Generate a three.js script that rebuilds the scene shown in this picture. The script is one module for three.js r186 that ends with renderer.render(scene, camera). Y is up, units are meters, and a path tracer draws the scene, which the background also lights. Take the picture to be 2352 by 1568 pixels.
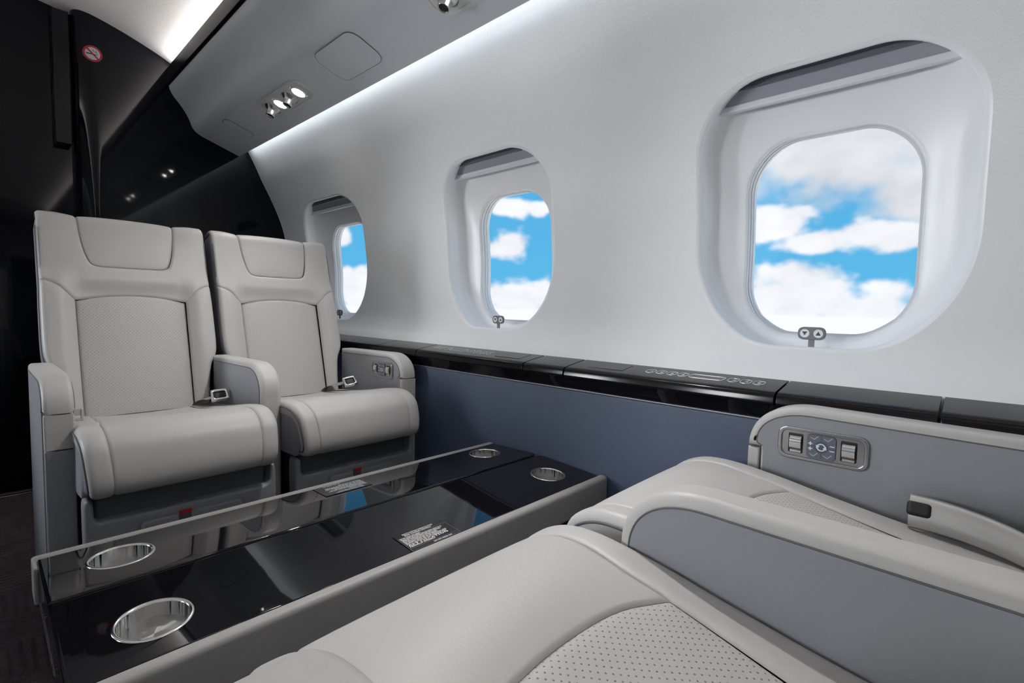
import * as THREE from 'three';
import { mergeGeometries } from 'three/addons/utils/BufferGeometryUtils.js';
import { RoundedBoxGeometry } from 'three/addons/geometries/RoundedBoxGeometry.js';
import { RectAreaLightUniformsLib } from 'three/addons/lights/RectAreaLightUniformsLib.js';
import { createNoise3D } from 'simplex-noise';

// ------------------------------------------------------------------ camera, sky, exposure
const renderer = new THREE.WebGLRenderer({ antialias: true });
renderer.toneMapping = THREE.LinearToneMapping;
renderer.toneMappingExposure = 1.18;
renderer.shadowMap.enabled = true;
RectAreaLightUniformsLib.init();
const scene = new THREE.Scene();
const camera = new THREE.PerspectiveCamera(69.018, 2352 / 1568, 0.02, 60);
{
  // columns: right, up, back
  const m = new THREE.Matrix4();
  m.makeBasis(new THREE.Vector3(0.682060, 0.023471, 0.730920), new THREE.Vector3(0.031441, 0.997619, -0.061375), new THREE.Vector3(-0.730620, 0.064842, 0.679698));
  camera.quaternion.setFromRotationMatrix(m);
  camera.position.set(0, 0.87, 0);
}
scene.add(camera);
let seed = 7;
const rnd = () => { seed = (seed * 1664525 + 1013904223) >>> 0; return seed / 4294967296; };
const noise3 = createNoise3D(rnd);
const { clamp, smoothstep, lerp } = THREE.MathUtils;
const fbm = (x, y, z, n = 5) => { let s = 0, a = 0.5; for (let i = 0; i < n; i++) { s += a * noise3(x, y, z); x *= 2.03; y *= 2.03; z *= 2.03; a *= 0.52; } return s; };
{
  // clouds seen from cruising height: [azimuth, elevation, half width, half height, softness]
  const banks = [
    [-9.6, 16.8, 13.0, 5.8, 1], [-4.2, 11.6, 4.6, 3.9, 1], [-16.2, 9.0, 4.2, 2.1, 0], [-7.2, 7.5, 4.6, 1.7, 0], [-13.0, 7.0, 3.4, 1.2, 0], [-14.0, 1.4, 6.4, 4.6, 0], [-7.5, -0.4, 6.5, 4.0, 0],
    [-43.2, 11.4, 2.6, 1.2, 0], [-40.4, 11.3, 1.3, 0.9, 0], [-43.5, 7.3, 2.9, 2.0, 0], [-42.6, 0.6, 4.0, 3.1, 0], [-39.3, 2.6, 1.5, 1.7, 0], [-61.9, 7.5, 0.9, 1.1, 0], [-60.2, 1.8, 2.4, 2.6, 0], [-61.4, 3.4, 0.9, 1.2, 0],
  ];
  const W = 2048, H = 1024, data = new Float32Array(W * H * 4), D = 180 / Math.PI;
  for (let j = 0; j < H; j++) {
    const el = ((j + 0.5) / H - 0.5) * 180, ce = Math.cos(el / D), se = Math.sin(el / D);
    for (let i = 0; i < W; i++) {
      const o = (j * W + i) * 4, az = ((i + 0.5) / W - 0.5) * 360, x = Math.cos(az / D) * ce, z = Math.sin(az / D) * ce;
      data[o + 3] = 1;
      if (el <= 0) { data[o] = 0.82; data[o + 1] = 0.845; data[o + 2] = 0.885; continue; }
      const n = fbm(x * 7, se * 12, z * 7, 6);
      let d = -9, soft = 0;
      if (az > -66 && az < 4 && el < 22) {
        const wob = fbm(x * 10 + 5, se * 15, z * 10, 6);
        for (const [a, e, ra, re, s] of banks) { const q = 1 - Math.hypot((az - a) / ra, (el - e) / re) + wob * (s ? 0.4 : 0.62); if (q > d) { d = q; soft = s; } }
        d = d * 1.1;
      } else d = -0.12 + n * 2.2 + smoothstep(-el, -8, 0) * 0.5;
      const c = soft ? smoothstep(d, -0.25, 0.55) : smoothstep(d, -0.06, 0.42);
      const t = clamp(el / 50, 0, 1), lum = (soft ? 0.74 : 0.90) + n * 0.12;
      const sky = [lerp(0.095, 0.05, t), lerp(0.43, 0.23, t), lerp(0.71, 0.56, t)], cl = [0.86 * lum, 0.88 * lum, 0.92 * lum];
      for (let k = 0; k < 3; k++) data[o + k] = lerp(sky[k], cl[k], c);
    }
  }
  const sky = new THREE.DataTexture(data, W, H, THREE.RGBAFormat, THREE.FloatType);
  sky.mapping = THREE.EquirectangularReflectionMapping; sky.magFilter = THREE.LinearFilter; sky.needsUpdate = true;
  scene.background = sky;
}
const L = (r, g, b) => new THREE.Color().setRGB(r, g, b);
const LIGHT = { wash: 9, cove: 74, read: 2.9 };
const WASH = [0.90, 0.96, 1.0], COVE = [1.0, 0.975, 0.96];
{ // low sun behind thin cloud on the opposite side: a broad soft source through the left windows
  const sun = new THREE.DirectionalLight(L(0.92, 0.96, 1.0), 14.5); sun.name = 'sun'; sun.position.set(-8.3, 1.75, -5.2); sun.target.position.set(0, 1.0, 0);
  sun.castShadow = true; sun.shadow.radius = 75; sun.shadow.mapSize.set(2048, 2048); Object.assign(sun.shadow.camera, { left: -5, right: 5, top: 5, bottom: -5, near: 0.5, far: 20 }); scene.add(sun, sun.target);
}

// ------------------------------------------------------------------ small tools
const used = {};
const numbered = (n) => { used[n] = (used[n] ?? -1) + 1; return used[n] ? `${n}_${String(used[n]).padStart(3, '0')}` : n; };
function tag(o, label, category, group, kind) { if (label) o.userData.label = label; if (category) o.userData.category = category; if (group) o.userData.group = group; if (kind) o.userData.kind = kind; return o; }
function thing(name, label, category, pos = [0, 0, 0], group) { const g = new THREE.Group(); g.name = numbered(name); g.position.set(...pos); scene.add(g); return tag(g, label, category, group); }
function part(name, geo, mat, parent, label) {
  const list = Array.isArray(geo) ? geo : [geo];
  const g = list.length === 1 ? list[0] : mergeGeometries(list.map((q) => { const c = q.index ? q.toNonIndexed() : q.clone(); for (const k of Object.keys(c.attributes)) if (!['position', 'normal', 'uv'].includes(k)) c.deleteAttribute(k); if (!c.attributes.uv) c.setAttribute('uv', new THREE.BufferAttribute(new Float32Array(c.attributes.position.count * 2), 2)); return c; }));
  const m = new THREE.Mesh(g, mat); m.name = parent && parent !== scene ? name : numbered(name);
  m.castShadow = m.receiveShadow = true; (parent ?? scene).add(m);
  if (label) m.userData.label = label;
  return m;
}
const struct = (name, geo, mat, parent) => { const m = part(name, geo, mat, parent); if (!parent) m.userData.kind = 'structure'; return m; };
function fixWinding(g) { // turn the faces the way the given normals point
  const p = g.attributes.position, n = g.attributes.normal, x = g.index.array, a = new THREE.Vector3(), b = new THREE.Vector3(), c = new THREE.Vector3(), m = new THREE.Vector3();
  for (let i = 0; i < x.length; i += 3) { a.fromBufferAttribute(p, x[i]); b.fromBufferAttribute(p, x[i + 1]).sub(a); c.fromBufferAttribute(p, x[i + 2]).sub(a); m.fromBufferAttribute(n, x[i]); if (b.cross(c).dot(m) < 0) { const t = x[i + 1]; x[i + 1] = x[i + 2]; x[i + 2] = t; } }
  return g;
}
// grid surface; f(u, v) -> [x, y, z, s, t]; us / vs: number of steps or list of parameters
function surf(us, vs, f, closed = false) {
  const U = Array.isArray(us) ? us : Array.from({ length: us + 1 }, (_, i) => i / us), V = Array.isArray(vs) ? vs : Array.from({ length: vs + 1 }, (_, i) => i / vs);
  const nu = U.length, nv = V.length, p = new Float32Array(nu * nv * 3), uv = new Float32Array(nu * nv * 2), idx = []; let N = null;
  for (let j = 0; j < nv; j++) for (let i = 0; i < nu; i++) {
    const q = f(U[i], V[j], i, j), k = j * nu + i;
    p[k * 3] = q[0]; p[k * 3 + 1] = q[1]; p[k * 3 + 2] = q[2]; uv[k * 2] = q[3] ?? U[i]; uv[k * 2 + 1] = q[4] ?? V[j];
    if (i < nu - 1 && j < nv - 1) idx.push(k, k + 1, k + nu + 1, k, k + nu + 1, k + nu);
    if (q.length > 5) { N ??= new Float32Array(nu * nv * 3); N.set(q.slice(5, 8), k * 3); }
  }
  const g = new THREE.BufferGeometry();
  g.setAttribute('position', new THREE.BufferAttribute(p, 3)); g.setAttribute('uv', new THREE.BufferAttribute(uv, 2)); g.setIndex(idx); if (N) { g.setAttribute('normal', new THREE.BufferAttribute(N, 3)); return fixWinding(g); } g.computeVertexNormals();
  if (closed) { const n = g.attributes.normal, a = new THREE.Vector3(), b = new THREE.Vector3(); for (let j = 0; j < nv; j++) { const i0 = j * nu, i1 = j * nu + nu - 1; a.fromBufferAttribute(n, i0); b.fromBufferAttribute(n, i1); a.add(b).normalize(); n.setXYZ(i0, a.x, a.y, a.z); n.setXYZ(i1, a.x, a.y, a.z); } }
  return g;
}
// geometry under an axis change (a, b, c pick and sign the axes), winding kept right
function remap(g, fn) {
  g = g.clone(); const p = g.attributes.position, n = g.attributes.normal;
  for (let i = 0; i < p.count; i++) { p.setXYZ(i, ...fn(p.getX(i), p.getY(i), p.getZ(i))); if (n) n.setXYZ(i, ...fn(n.getX(i), n.getY(i), n.getZ(i))); }
  const e = [fn(1, 0, 0), fn(0, 1, 0), fn(0, 0, 1)], det = new THREE.Matrix3().set(...e[0], ...e[1], ...e[2]).determinant();
  if (det < 0) {
    if (g.index) { const a = g.index.array; for (let i = 0; i < a.length; i += 3) { const t = a[i + 1]; a[i + 1] = a[i + 2]; a[i + 2] = t; } }
    else for (const k of Object.keys(g.attributes)) { const at = g.attributes[k], s = at.itemSize; for (let i = 0; i < at.count; i += 3) for (let c = 0; c < s; c++) { const u = at.array[(i + 1) * s + c]; at.array[(i + 1) * s + c] = at.array[(i + 2) * s + c]; at.array[(i + 2) * s + c] = u; } }
  }
  return g;
}
const move = (g, x, y, z) => g.clone().translate(x, y, z);
const flipZ = (g) => remap(g, (x, y, z) => [x, y, -z]);
const flipX = (g) => remap(g, (x, y, z) => [-x, y, z]);
function poly(pts) { const s = new THREE.Shape(); pts.forEach((p, i) => (i ? s.lineTo(p[0], p[1]) : s.moveTo(p[0], p[1]))); s.closePath(); return s; }
function roundRect(w, h, r, cx = 0, cy = 0, path = new THREE.Shape()) {
  const x = cx - w / 2, y = cy - h / 2;
  path.moveTo(x + r, y); path.lineTo(x + w - r, y); path.quadraticCurveTo(x + w, y, x + w, y + r); path.lineTo(x + w, y + h - r); path.quadraticCurveTo(x + w, y + h, x + w - r, y + h); path.lineTo(x + r, y + h); path.quadraticCurveTo(x, y + h, x, y + h - r); path.lineTo(x, y + r); path.quadraticCurveTo(x, y, x + r, y);
  return path;
}
// area-weighted normals, smoothed only across edges flatter than the crease: broad faces stay flat beside their bevels
function creased(g0, angle) {
  const g = g0.index ? g0.toNonIndexed() : g0, p = g.attributes.position.array, nf = p.length / 9, fn = new Float32Array(nf * 3), out = new Float32Array(p.length), at = new Map(), ids = new Int32Array(nf * 3), cosA = Math.cos(angle);
  const a = new THREE.Vector3(), b = new THREE.Vector3(), c = new THREE.Vector3();
  for (let i = 0; i < nf; i++) { a.fromArray(p, i * 9); b.fromArray(p, i * 9 + 3).sub(a); c.fromArray(p, i * 9 + 6).sub(a); b.cross(c).toArray(fn, i * 3); for (let k = 0; k < 3; k++) { const o = i * 9 + k * 3, key = Math.round(p[o] * 2e5) + ',' + Math.round(p[o + 1] * 2e5) + ',' + Math.round(p[o + 2] * 2e5); let q = at.get(key); if (!q) at.set(key, (q = [])); q.push(i); ids[i * 3 + k] = 0; at.set(i * 3 + k, q); } }
  for (let i = 0; i < nf; i++) { a.fromArray(fn, i * 3); const la = a.length() || 1; for (let k = 0; k < 3; k++) { c.set(0, 0, 0); for (const j of at.get(i * 3 + k)) { b.fromArray(fn, j * 3); const lb = b.length(); if (lb && a.dot(b) >= cosA * la * lb) c.add(b); } c.normalize().toArray(out, i * 9 + k * 3); } }
  g.setAttribute('normal', new THREE.BufferAttribute(out, 3));
  return g;
}
function ex(shape, depth, bevel = 0, crease = 0.6, seg = 3, curve = 16) {
  const g = new THREE.ExtrudeGeometry(shape, { depth: depth - 2 * bevel, bevelEnabled: bevel > 0, bevelSize: bevel, bevelThickness: bevel, bevelOffset: -bevel, bevelSegments: seg, curveSegments: curve });
  g.translate(0, 0, bevel);
  return creased(g, crease);
}
const box = (w, h, d, r, x, y, z) => new RoundedBoxGeometry(w, h, d, 3, r).translate(x, y, z);
const tube = (pts, r, n = 64, closed = false) => new THREE.TubeGeometry(new THREE.CatmullRomCurve3(pts.map((p) => new THREE.Vector3(...p)), closed), n, r, 6, closed);
const crv = (pts, type = 'centripetal') => { const c = new THREE.CatmullRomCurve3(pts.map((p) => new THREE.Vector3(p[0], p[1], 0)), false, type); c.arcLengthDivisions = 600; return c; };
const cluster = (n, k = 1) => Array.from({ length: n + 1 }, (_, i) => { const t = i / n; return lerp(t, 0.5 - 0.5 * Math.cos(Math.PI * t), k); });

// ------------------------------------------------------------------ materials
function tex(n, f, srgb, channels = 1) {
  const d = new Uint8Array(n * n * 4);
  for (let j = 0; j < n; j++) for (let i = 0; i < n; i++) { const v = f(i / n, j / n, i, j), o = (j * n + i) * 4; for (let k = 0; k < 3; k++) d[o + k] = clamp((channels === 1 ? v : v[k]) * 255, 0, 255); d[o + 3] = 255; }
  const t = new THREE.DataTexture(d, n, n); t.wrapS = t.wrapT = THREE.RepeatWrapping; t.magFilter = THREE.LinearFilter; if (srgb) t.colorSpace = THREE.SRGBColorSpace; t.needsUpdate = true; return t;
}
const rep = (t, u, v) => { const c = t.clone(); c.repeat.set(u, v); c.needsUpdate = true; return c; };
// tileable noise on a torus-like pair of circles
const tile = (u, v, f, s) => { const a = u * Math.PI * 2, b = v * Math.PI * 2, r = f / (2 * Math.PI); return 0.5 * (noise3(Math.cos(a) * r + s, Math.sin(a) * r, Math.cos(b) * r) + noise3(Math.cos(a) * r, Math.sin(b) * r + s, Math.sin(a) * r + 9)); };
const leatherTex = tex(256, (u, v) => 0.5 + 0.3 * tile(u, v, 46, 3) + 0.25 * tile(u, v, 90, 11) + 0.12 * tile(u, v, 7, 21));
const clothTex = tex(256, (u, v) => 0.5 + 0.28 * tile(u, v, 60, 2) + 0.22 * tile(u, v, 24, 5) + 0.1 * Math.sin(v * Math.PI * 2 * 64 + 2 * tile(u, v, 12, 8)));
const dots = (u, v) => { const d = (a, b) => Math.hypot(Math.abs(((u - a + 1.5) % 1) - 0.5), Math.abs(((v - b + 1.5) % 1) - 0.5)); return Math.min(d(0.25, 0.25), d(0.75, 0.75)); };
const perfBump = tex(96, (u, v) => smoothstep(dots(u, v), 0.06, 0.115));
const perfTone = tex(96, (u, v) => { const k = 0.5 + 0.5 * smoothstep(dots(u, v), 0.06, 0.105); return [k, k, k]; }, false, 3);
const std = (o) => new THREE.MeshPhysicalMaterial(o);
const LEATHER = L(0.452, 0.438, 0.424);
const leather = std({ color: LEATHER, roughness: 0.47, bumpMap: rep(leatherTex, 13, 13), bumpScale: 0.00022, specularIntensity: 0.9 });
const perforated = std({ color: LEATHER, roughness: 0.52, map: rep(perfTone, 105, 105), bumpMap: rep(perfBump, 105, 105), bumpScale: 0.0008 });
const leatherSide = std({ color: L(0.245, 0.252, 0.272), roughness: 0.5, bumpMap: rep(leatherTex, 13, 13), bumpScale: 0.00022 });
const slate = std({ color: L(0.085, 0.09, 0.102), roughness: 0.55 });
const piping = std({ color: L(0.10, 0.10, 0.105), roughness: 0.6 });
const dadoLeather = std({ color: L(0.078, 0.104, 0.165), roughness: 0.5, bumpMap: rep(leatherTex, 10, 10), bumpScale: 0.00025 });
const wallCloth = std({ color: L(0.84, 0.845, 0.85), roughness: 0.85, bumpMap: rep(clothTex, 5, 5), bumpScale: 0.0007 });
const ceilCloth = std({ color: L(0.72, 0.69, 0.675), roughness: 0.85, bumpMap: rep(clothTex, 5, 5), bumpScale: 0.0006 });
const binCloth = std({ color: L(0.76, 0.79, 0.83), roughness: 0.75, bumpMap: rep(clothTex, 6, 6), bumpScale: 0.0004 });
const plastic = std({ color: L(0.90, 0.905, 0.915), roughness: 0.3 });
const plasticDark = std({ color: L(0.085, 0.088, 0.095), roughness: 0.5 });
const shadeCloth = std({ color: L(0.34, 0.35, 0.385), roughness: 0.85 }), pleatCloth = std({ color: L(0.13, 0.135, 0.155), roughness: 0.85 });
const lacquer = std({ color: L(0.006, 0.006, 0.008), roughness: 0.03, ior: 1.42 });
const stripBlack = std({ color: L(0.006, 0.006, 0.008), roughness: 0.25, specularIntensity: 0.1 });
const lacquerDoor = std({ color: L(0.004, 0.0045, 0.007), roughness: 0.05, ior: 1.34 });
const woodTex = tex(256, (u, v) => { const g = 0.5 + 0.5 * tile(u, v * 0.999, 60, 4) * (0.5 + tile(u, v, 5, 9)); return [0.007 + 0.009 * g, 0.0062 + 0.0065 * g, 0.0065 + 0.006 * g]; }, false, 3);
const gloss = std({ color: 0xffffff, map: rep(woodTex, 1.5, 6), roughness: 0.14, specularIntensity: 0.4 });
const bezelSteel = std({ color: L(0.40, 0.40, 0.41), roughness: 0.2, metalness: 1 }), trimLeather = std({ color: L(0.36, 0.345, 0.33), roughness: 0.5, bumpMap: rep(leatherTex, 13, 13), bumpScale: 0.0002 });
const chrome = std({ color: L(0.78, 0.77, 0.75), roughness: 0.14, metalness: 1 });
const satin = std({ color: L(0.58, 0.575, 0.565), roughness: 0.27, metalness: 1 }), silverPaint = std({ color: L(0.80, 0.795, 0.79), roughness: 0.3 });
const spun = std({ color: L(0.55, 0.54, 0.52), roughness: 0.3, metalness: 1, anisotropy: 0.9 });
const streakTex = tex(256, (u, v) => 0.5 + 0.35 * tile(u, 0.3, 14, 2) + 0.3 * tile(u, 0.3, 44, 6));
const cupSteel = std({ color: L(0.62, 0.61, 0.60), roughness: 0.12, metalness: 1, bumpMap: rep(streakTex, 1, 1), bumpScale: 0.007 });
const glass = std({ color: 0xffffff, roughness: 0, transmission: 1, thickness: 0, ior: 1.45, specularIntensity: 0.02 });
const black = std({ color: L(0.008, 0.008, 0.009), roughness: 0.5 });
const redTag = std({ color: L(0.42, 0.008, 0.02), roughness: 0.6 });
const webbing = std({ color: L(0.33, 0.31, 0.29), roughness: 0.8, bumpMap: rep(clothTex, 30, 30), bumpScale: 0.001 });
const carpetTex = tex(512, (u, v) => {
  // sculpted pile: blocks of ribs that change direction
  const bx = Math.floor(u * 4), by = Math.floor(v * 4), odd = (bx * 7 + by * 3 + ((bx * by) % 3)) % 2;
  const rib = 0.5 + 0.5 * Math.sin((odd ? u : v) * Math.PI * 2 * 28);
  return clamp(0.2 + 0.6 * rib + 0.16 * tile(u, v, 120, 1) + 0.22 * tile(u, v, 14, 6), 0, 1);
});
const carpetTone = tex(256, (u, v) => { const n = 0.5 + 0.35 * tile(u, v, 80, 3) + 0.4 * tile(u, v, 9, 14); return [0.055 + 0.05 * n, 0.040 + 0.036 * n, 0.044 + 0.036 * n]; }, false, 3);
const carpet = std({ color: 0xffffff, map: rep(carpetTone, 1.6, 1.6), roughness: 1, bumpMap: rep(carpetTex, 1.6, 1.6), bumpScale: 0.008, sheen: 0.5, sheenColor: L(0.2, 0.16, 0.17), sheenRoughness: 0.5 });
function canvasTex(w, h, draw) { const c = document.createElement('canvas'); c.width = w; c.height = h; const x = c.getContext('2d'); draw(x, w, h); const t = new THREE.CanvasTexture(c); t.colorSpace = THREE.SRGBColorSpace; return t; }
const glow = (c, k) => std({ color: L(0.8, 0.8, 0.8), emissive: L(...c), emissiveIntensity: k, roughness: 0.4 });

// ------------------------------------------------------------------ fuselage shell: one lofted profile, floor to crown
const Z0 = -3.0, Z1 = 3.2;
const PROF = crv([[1.20, 0], [1.19, 0.3], [1.185, 0.6], [1.188, 0.70], [1.206, 0.738], [1.237, 0.772], [1.259, 0.818], [1.2665, 0.88], [1.2685, 0.97], [1.266, 1.07], [1.238, 1.272], [1.207, 1.369], [1.160, 1.472], [1.114, 1.561], [1.082, 1.63], [1.045, 1.70], [0.985, 1.79], [0.90, 1.885], [0.80, 1.97], [0.70, 2.04], [0.60, 2.085], [0.45, 2.135], [0.3, 2.168], [0.15, 2.19], [0, 2.197]]);
const SL = PROF.getLength(), NT = 1200, PT = [], PN = [];
for (let i = 0; i <= NT; i++) { const p = PROF.getPointAt(i / NT), t = PROF.getTangentAt(i / NT); PT.push([p.x, p.y]); PN.push([t.y, -t.x]); }
const at = (list, s) => { const q = clamp(s / SL, 0, 1) * NT, i = Math.min(NT - 1, Math.floor(q)), f = q - i; return [lerp(list[i][0], list[i + 1][0], f), lerp(list[i][1], list[i + 1][1], f)]; };
const sOfY = (y) => { let a = 0, b = SL; for (let i = 0; i < 40; i++) { const m = (a + b) / 2; if (at(PT, m)[1] < y) a = m; else b = m; } return (a + b) / 2; };
const shell = (sx, z, s, off) => { const p = at(PT, s), n = at(PN, s); return [sx * (p[0] + n[0] * off), p[1] + n[1] * off, z, z, s]; };
const shellN = (sx, z, s, off) => { const n = at(PN, s), q = shell(sx, z, s, off), k = off > 0 ? 1 : -1; return [...q, sx * n[0] * k, n[1] * k, 0]; };
const ceilY = (x) => { let a = sOfY(1.9), b = SL; for (let i = 0; i < 40; i++) { const m = (a + b) / 2; if (at(PT, m)[0] > x) a = m; else b = m; } return at(PT, a)[1]; };
const WIN = [[-0.27, 1], [-1.269, 1], [-2.435, 1.13], [0.73, 1], [1.73, 1]];
const S_TOP = sOfY(1.72), S_A = sOfY(0.725), S_B = sOfY(1.53), S_C = sOfY(1.104), HB = (sOfY(1.398) - sOfY(0.81)) / 2, PANE_DS = sOfY(1.055) - S_C, PANE_B = (sOfY(1.27) - sOfY(0.842)) / 2;
const NTH = 144, TH = Array.from({ length: NTH + 1 }, (_, i) => (i / NTH) * Math.PI * 2);
function rr(t, a, b, r, e = 0) { // rounded rectangle in polar form; e: how much fuller the lower corners are
  const c = Math.abs(Math.cos(t)) + 1e-9, s = Math.abs(Math.sin(t)) + 1e-9, low = Math.sin(t) < 0 ? e : 0, rx = Math.min(r * (1 + 0.18 * low), a * 0.97), ry = Math.min(r * (1 + 0.5 * low), b * 0.97);
  if ((a * s) / c <= b - ry) return a / c;
  if ((b * c) / s <= a - rx) return b / s;
  const dx = a - rx, dy = b - ry, A = (c / rx) ** 2 + (s / ry) ** 2, B = (c * dx) / rx ** 2 + (s * dy) / ry ** 2, C = (dx / rx) ** 2 + (dy / ry) ** 2 - 1;
  return (B + Math.sqrt(Math.max(0, B * B - A * C))) / A;
}
function wallSide(sx, off, hole) {
  const gs = [], quad = (za, zb, sa, sb, nz, ns) => gs.push(surf(nz, ns, (u, v) => shellN(sx, lerp(za, zb, u), lerp(sa, sb, v), off)));
  let z = Z0 - 0.12;
  for (const [zc, k] of [...WIN].sort((a, b) => a[0] - b[0])) {
    const w = 0.39 * k; quad(z, zc - w, S_A, S_B, 6, 40); z = zc + w;
    // ring from the opening to the edge of its cell
    gs.push(surf(TH, 10, (t, v) => {
      const c = Math.cos(t), s = Math.sin(t), ds = hole.ds;
      const ri = rr(t, hole.a * k, hole.b, hole.r, hole.e), hiU = S_B - S_C - ds, hiD = S_C + ds - S_A;
      const ro = Math.min(w / (Math.abs(c) + 1e-9), (s > 0 ? hiU : hiD) / (Math.abs(s) + 1e-9)), r = lerp(ri, ro, v);
      return shellN(sx, zc + c * r, S_C + ds + s * r, off);
    }));
  }
  quad(z, Z1 + 0.05, S_A, S_B, 6, 40);
  quad(Z0 - 0.12, Z1 + 0.05, 0, S_A, 4, 24); quad(Z0 - 0.12, Z1 + 0.05, S_B, S_TOP, 12, 12);
  return gs;
}
// exact corner directions of the cells keep the rings' outlines square
for (const [a, b] of [[0.39, S_B - S_C], [0.39, S_C - S_A], [0.39 * 1.13, S_B - S_C], [0.39 * 1.13, S_C - S_A], [0.39, S_B - S_C - PANE_DS], [0.39, S_C + PANE_DS - S_A], [0.39 * 1.13, S_B - S_C - PANE_DS], [0.39 * 1.13, S_C + PANE_DS - S_A]]) { const q = Math.atan2(b, a); for (const t of [q, Math.PI - q, Math.PI + q, 2 * Math.PI - q]) TH.push(t); }
TH.sort((a, b) => a - b);
const OUT_HOLE = { a: 0.27, b: HB + 0.012, r: 0.168, ds: 0, e: 1 }, PANE_HOLE = { a: 0.170, b: PANE_B, r: 0.11, ds: PANE_DS };
for (const [sx, side] of [[1, 'right'], [-1, 'left']]) struct('wall_' + side, [...wallSide(sx, 0, OUT_HOLE), ...wallSide(sx, 0.14, PANE_HOLE)], wallCloth);
{
  const half = (sx, off) => surf(4, 60, (u, v) => shellN(sx, lerp(Z0 - 0.12, Z1 + 0.05, u), lerp(S_TOP, SL, v), off));
  struct('ceiling', [half(1, 0), half(-1, 0), half(1, 0.14), half(-1, 0.14)], ceilCloth);
}
// windows: a lofted plastic reveal, the pane, and the shade control
const ringsOf = (k) => {
  const R = [], add = (a, b, r, d, m = 1) => R.push({ a: a * k, b, r, d, m });
  add(0.27, HB + 0.012, 0.168, 0, 0); add(0.266, HB + 0.008, 0.166, 0.0012, 0); add(0.2615, HB + 0.0035, 0.163, 0.0045, 0); add(0.259, HB + 0.001, 0.161, 0.010, 0); add(0.2585, HB + 0.0005, 0.161, 0.016, 0);
  add(0.2605, HB + 0.002, 0.161, 0.018, 0); add(0.261, HB + 0.003, 0.161, 0.05, 0); add(0.258, HB, 0.16, 0.060, 0.03); add(0.251, HB - 0.012, 0.157, 0.071, 0.08); add(0.24, lerp(HB, PANE_B, 0.22), 0.152, 0.080, 0.2);
  add(0.222, lerp(HB, PANE_B, 0.46), 0.142, 0.088, 0.45); add(0.202, lerp(HB, PANE_B, 0.72), 0.128, 0.094, 0.72); add(0.187, lerp(HB, PANE_B, 0.92), 0.119, 0.097, 0.92); add(0.181, PANE_B + 0.008, 0.115, 0.0975, 1);
  add(0.1775, PANE_B + 0.004, 0.113, 0.100, 1); add(0.176, PANE_B + 0.002, 0.112, 0.106, 1); add(0.1745, PANE_B, 0.111, 0.1065, 1); add(0.174, PANE_B, 0.111, 0.116, 1); add(0.1715, PANE_B - 0.002, 0.11, 0.1165, 1); add(0.171, PANE_B - 0.002, 0.11, 0.126, 1); add(0.1685, PANE_B - 0.004, 0.109, 0.127, 1); add(0.1685, PANE_B - 0.004, 0.109, 0.142, 1);
  return R;
};
function loft(sx, zc, rings) { return surf(TH.slice(0).filter((t, i, a) => !i || t - a[i - 1] > 1e-4), rings.map((_, i) => i), (t, j) => { const q = rings[j], r = rr(t, q.a, q.b, q.r, 1 - q.m); return shell(sx, zc + Math.cos(t) * r, S_C + PANE_DS * q.m + Math.sin(t) * r, q.d); }, true); }
const winName = ['widest window nearest the camera', 'middle window of the row', 'farthest window beside the seats'];
const arrowTex = (up) => canvasTex(64, 64, (x) => { x.fillStyle = '#e9ecef'; x.fillRect(0, 0, 64, 64); x.fillStyle = '#23262b'; x.beginPath(); if (up) { x.moveTo(32, 16); x.lineTo(50, 46); x.lineTo(14, 46); } else { x.moveTo(32, 48); x.lineTo(50, 18); x.lineTo(14, 18); } x.fill(); });
const arrowUp = std({ map: arrowTex(true), roughness: 0.4 }), arrowDown = std({ map: arrowTex(false), roughness: 0.4 });
let wn = 0;
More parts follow.
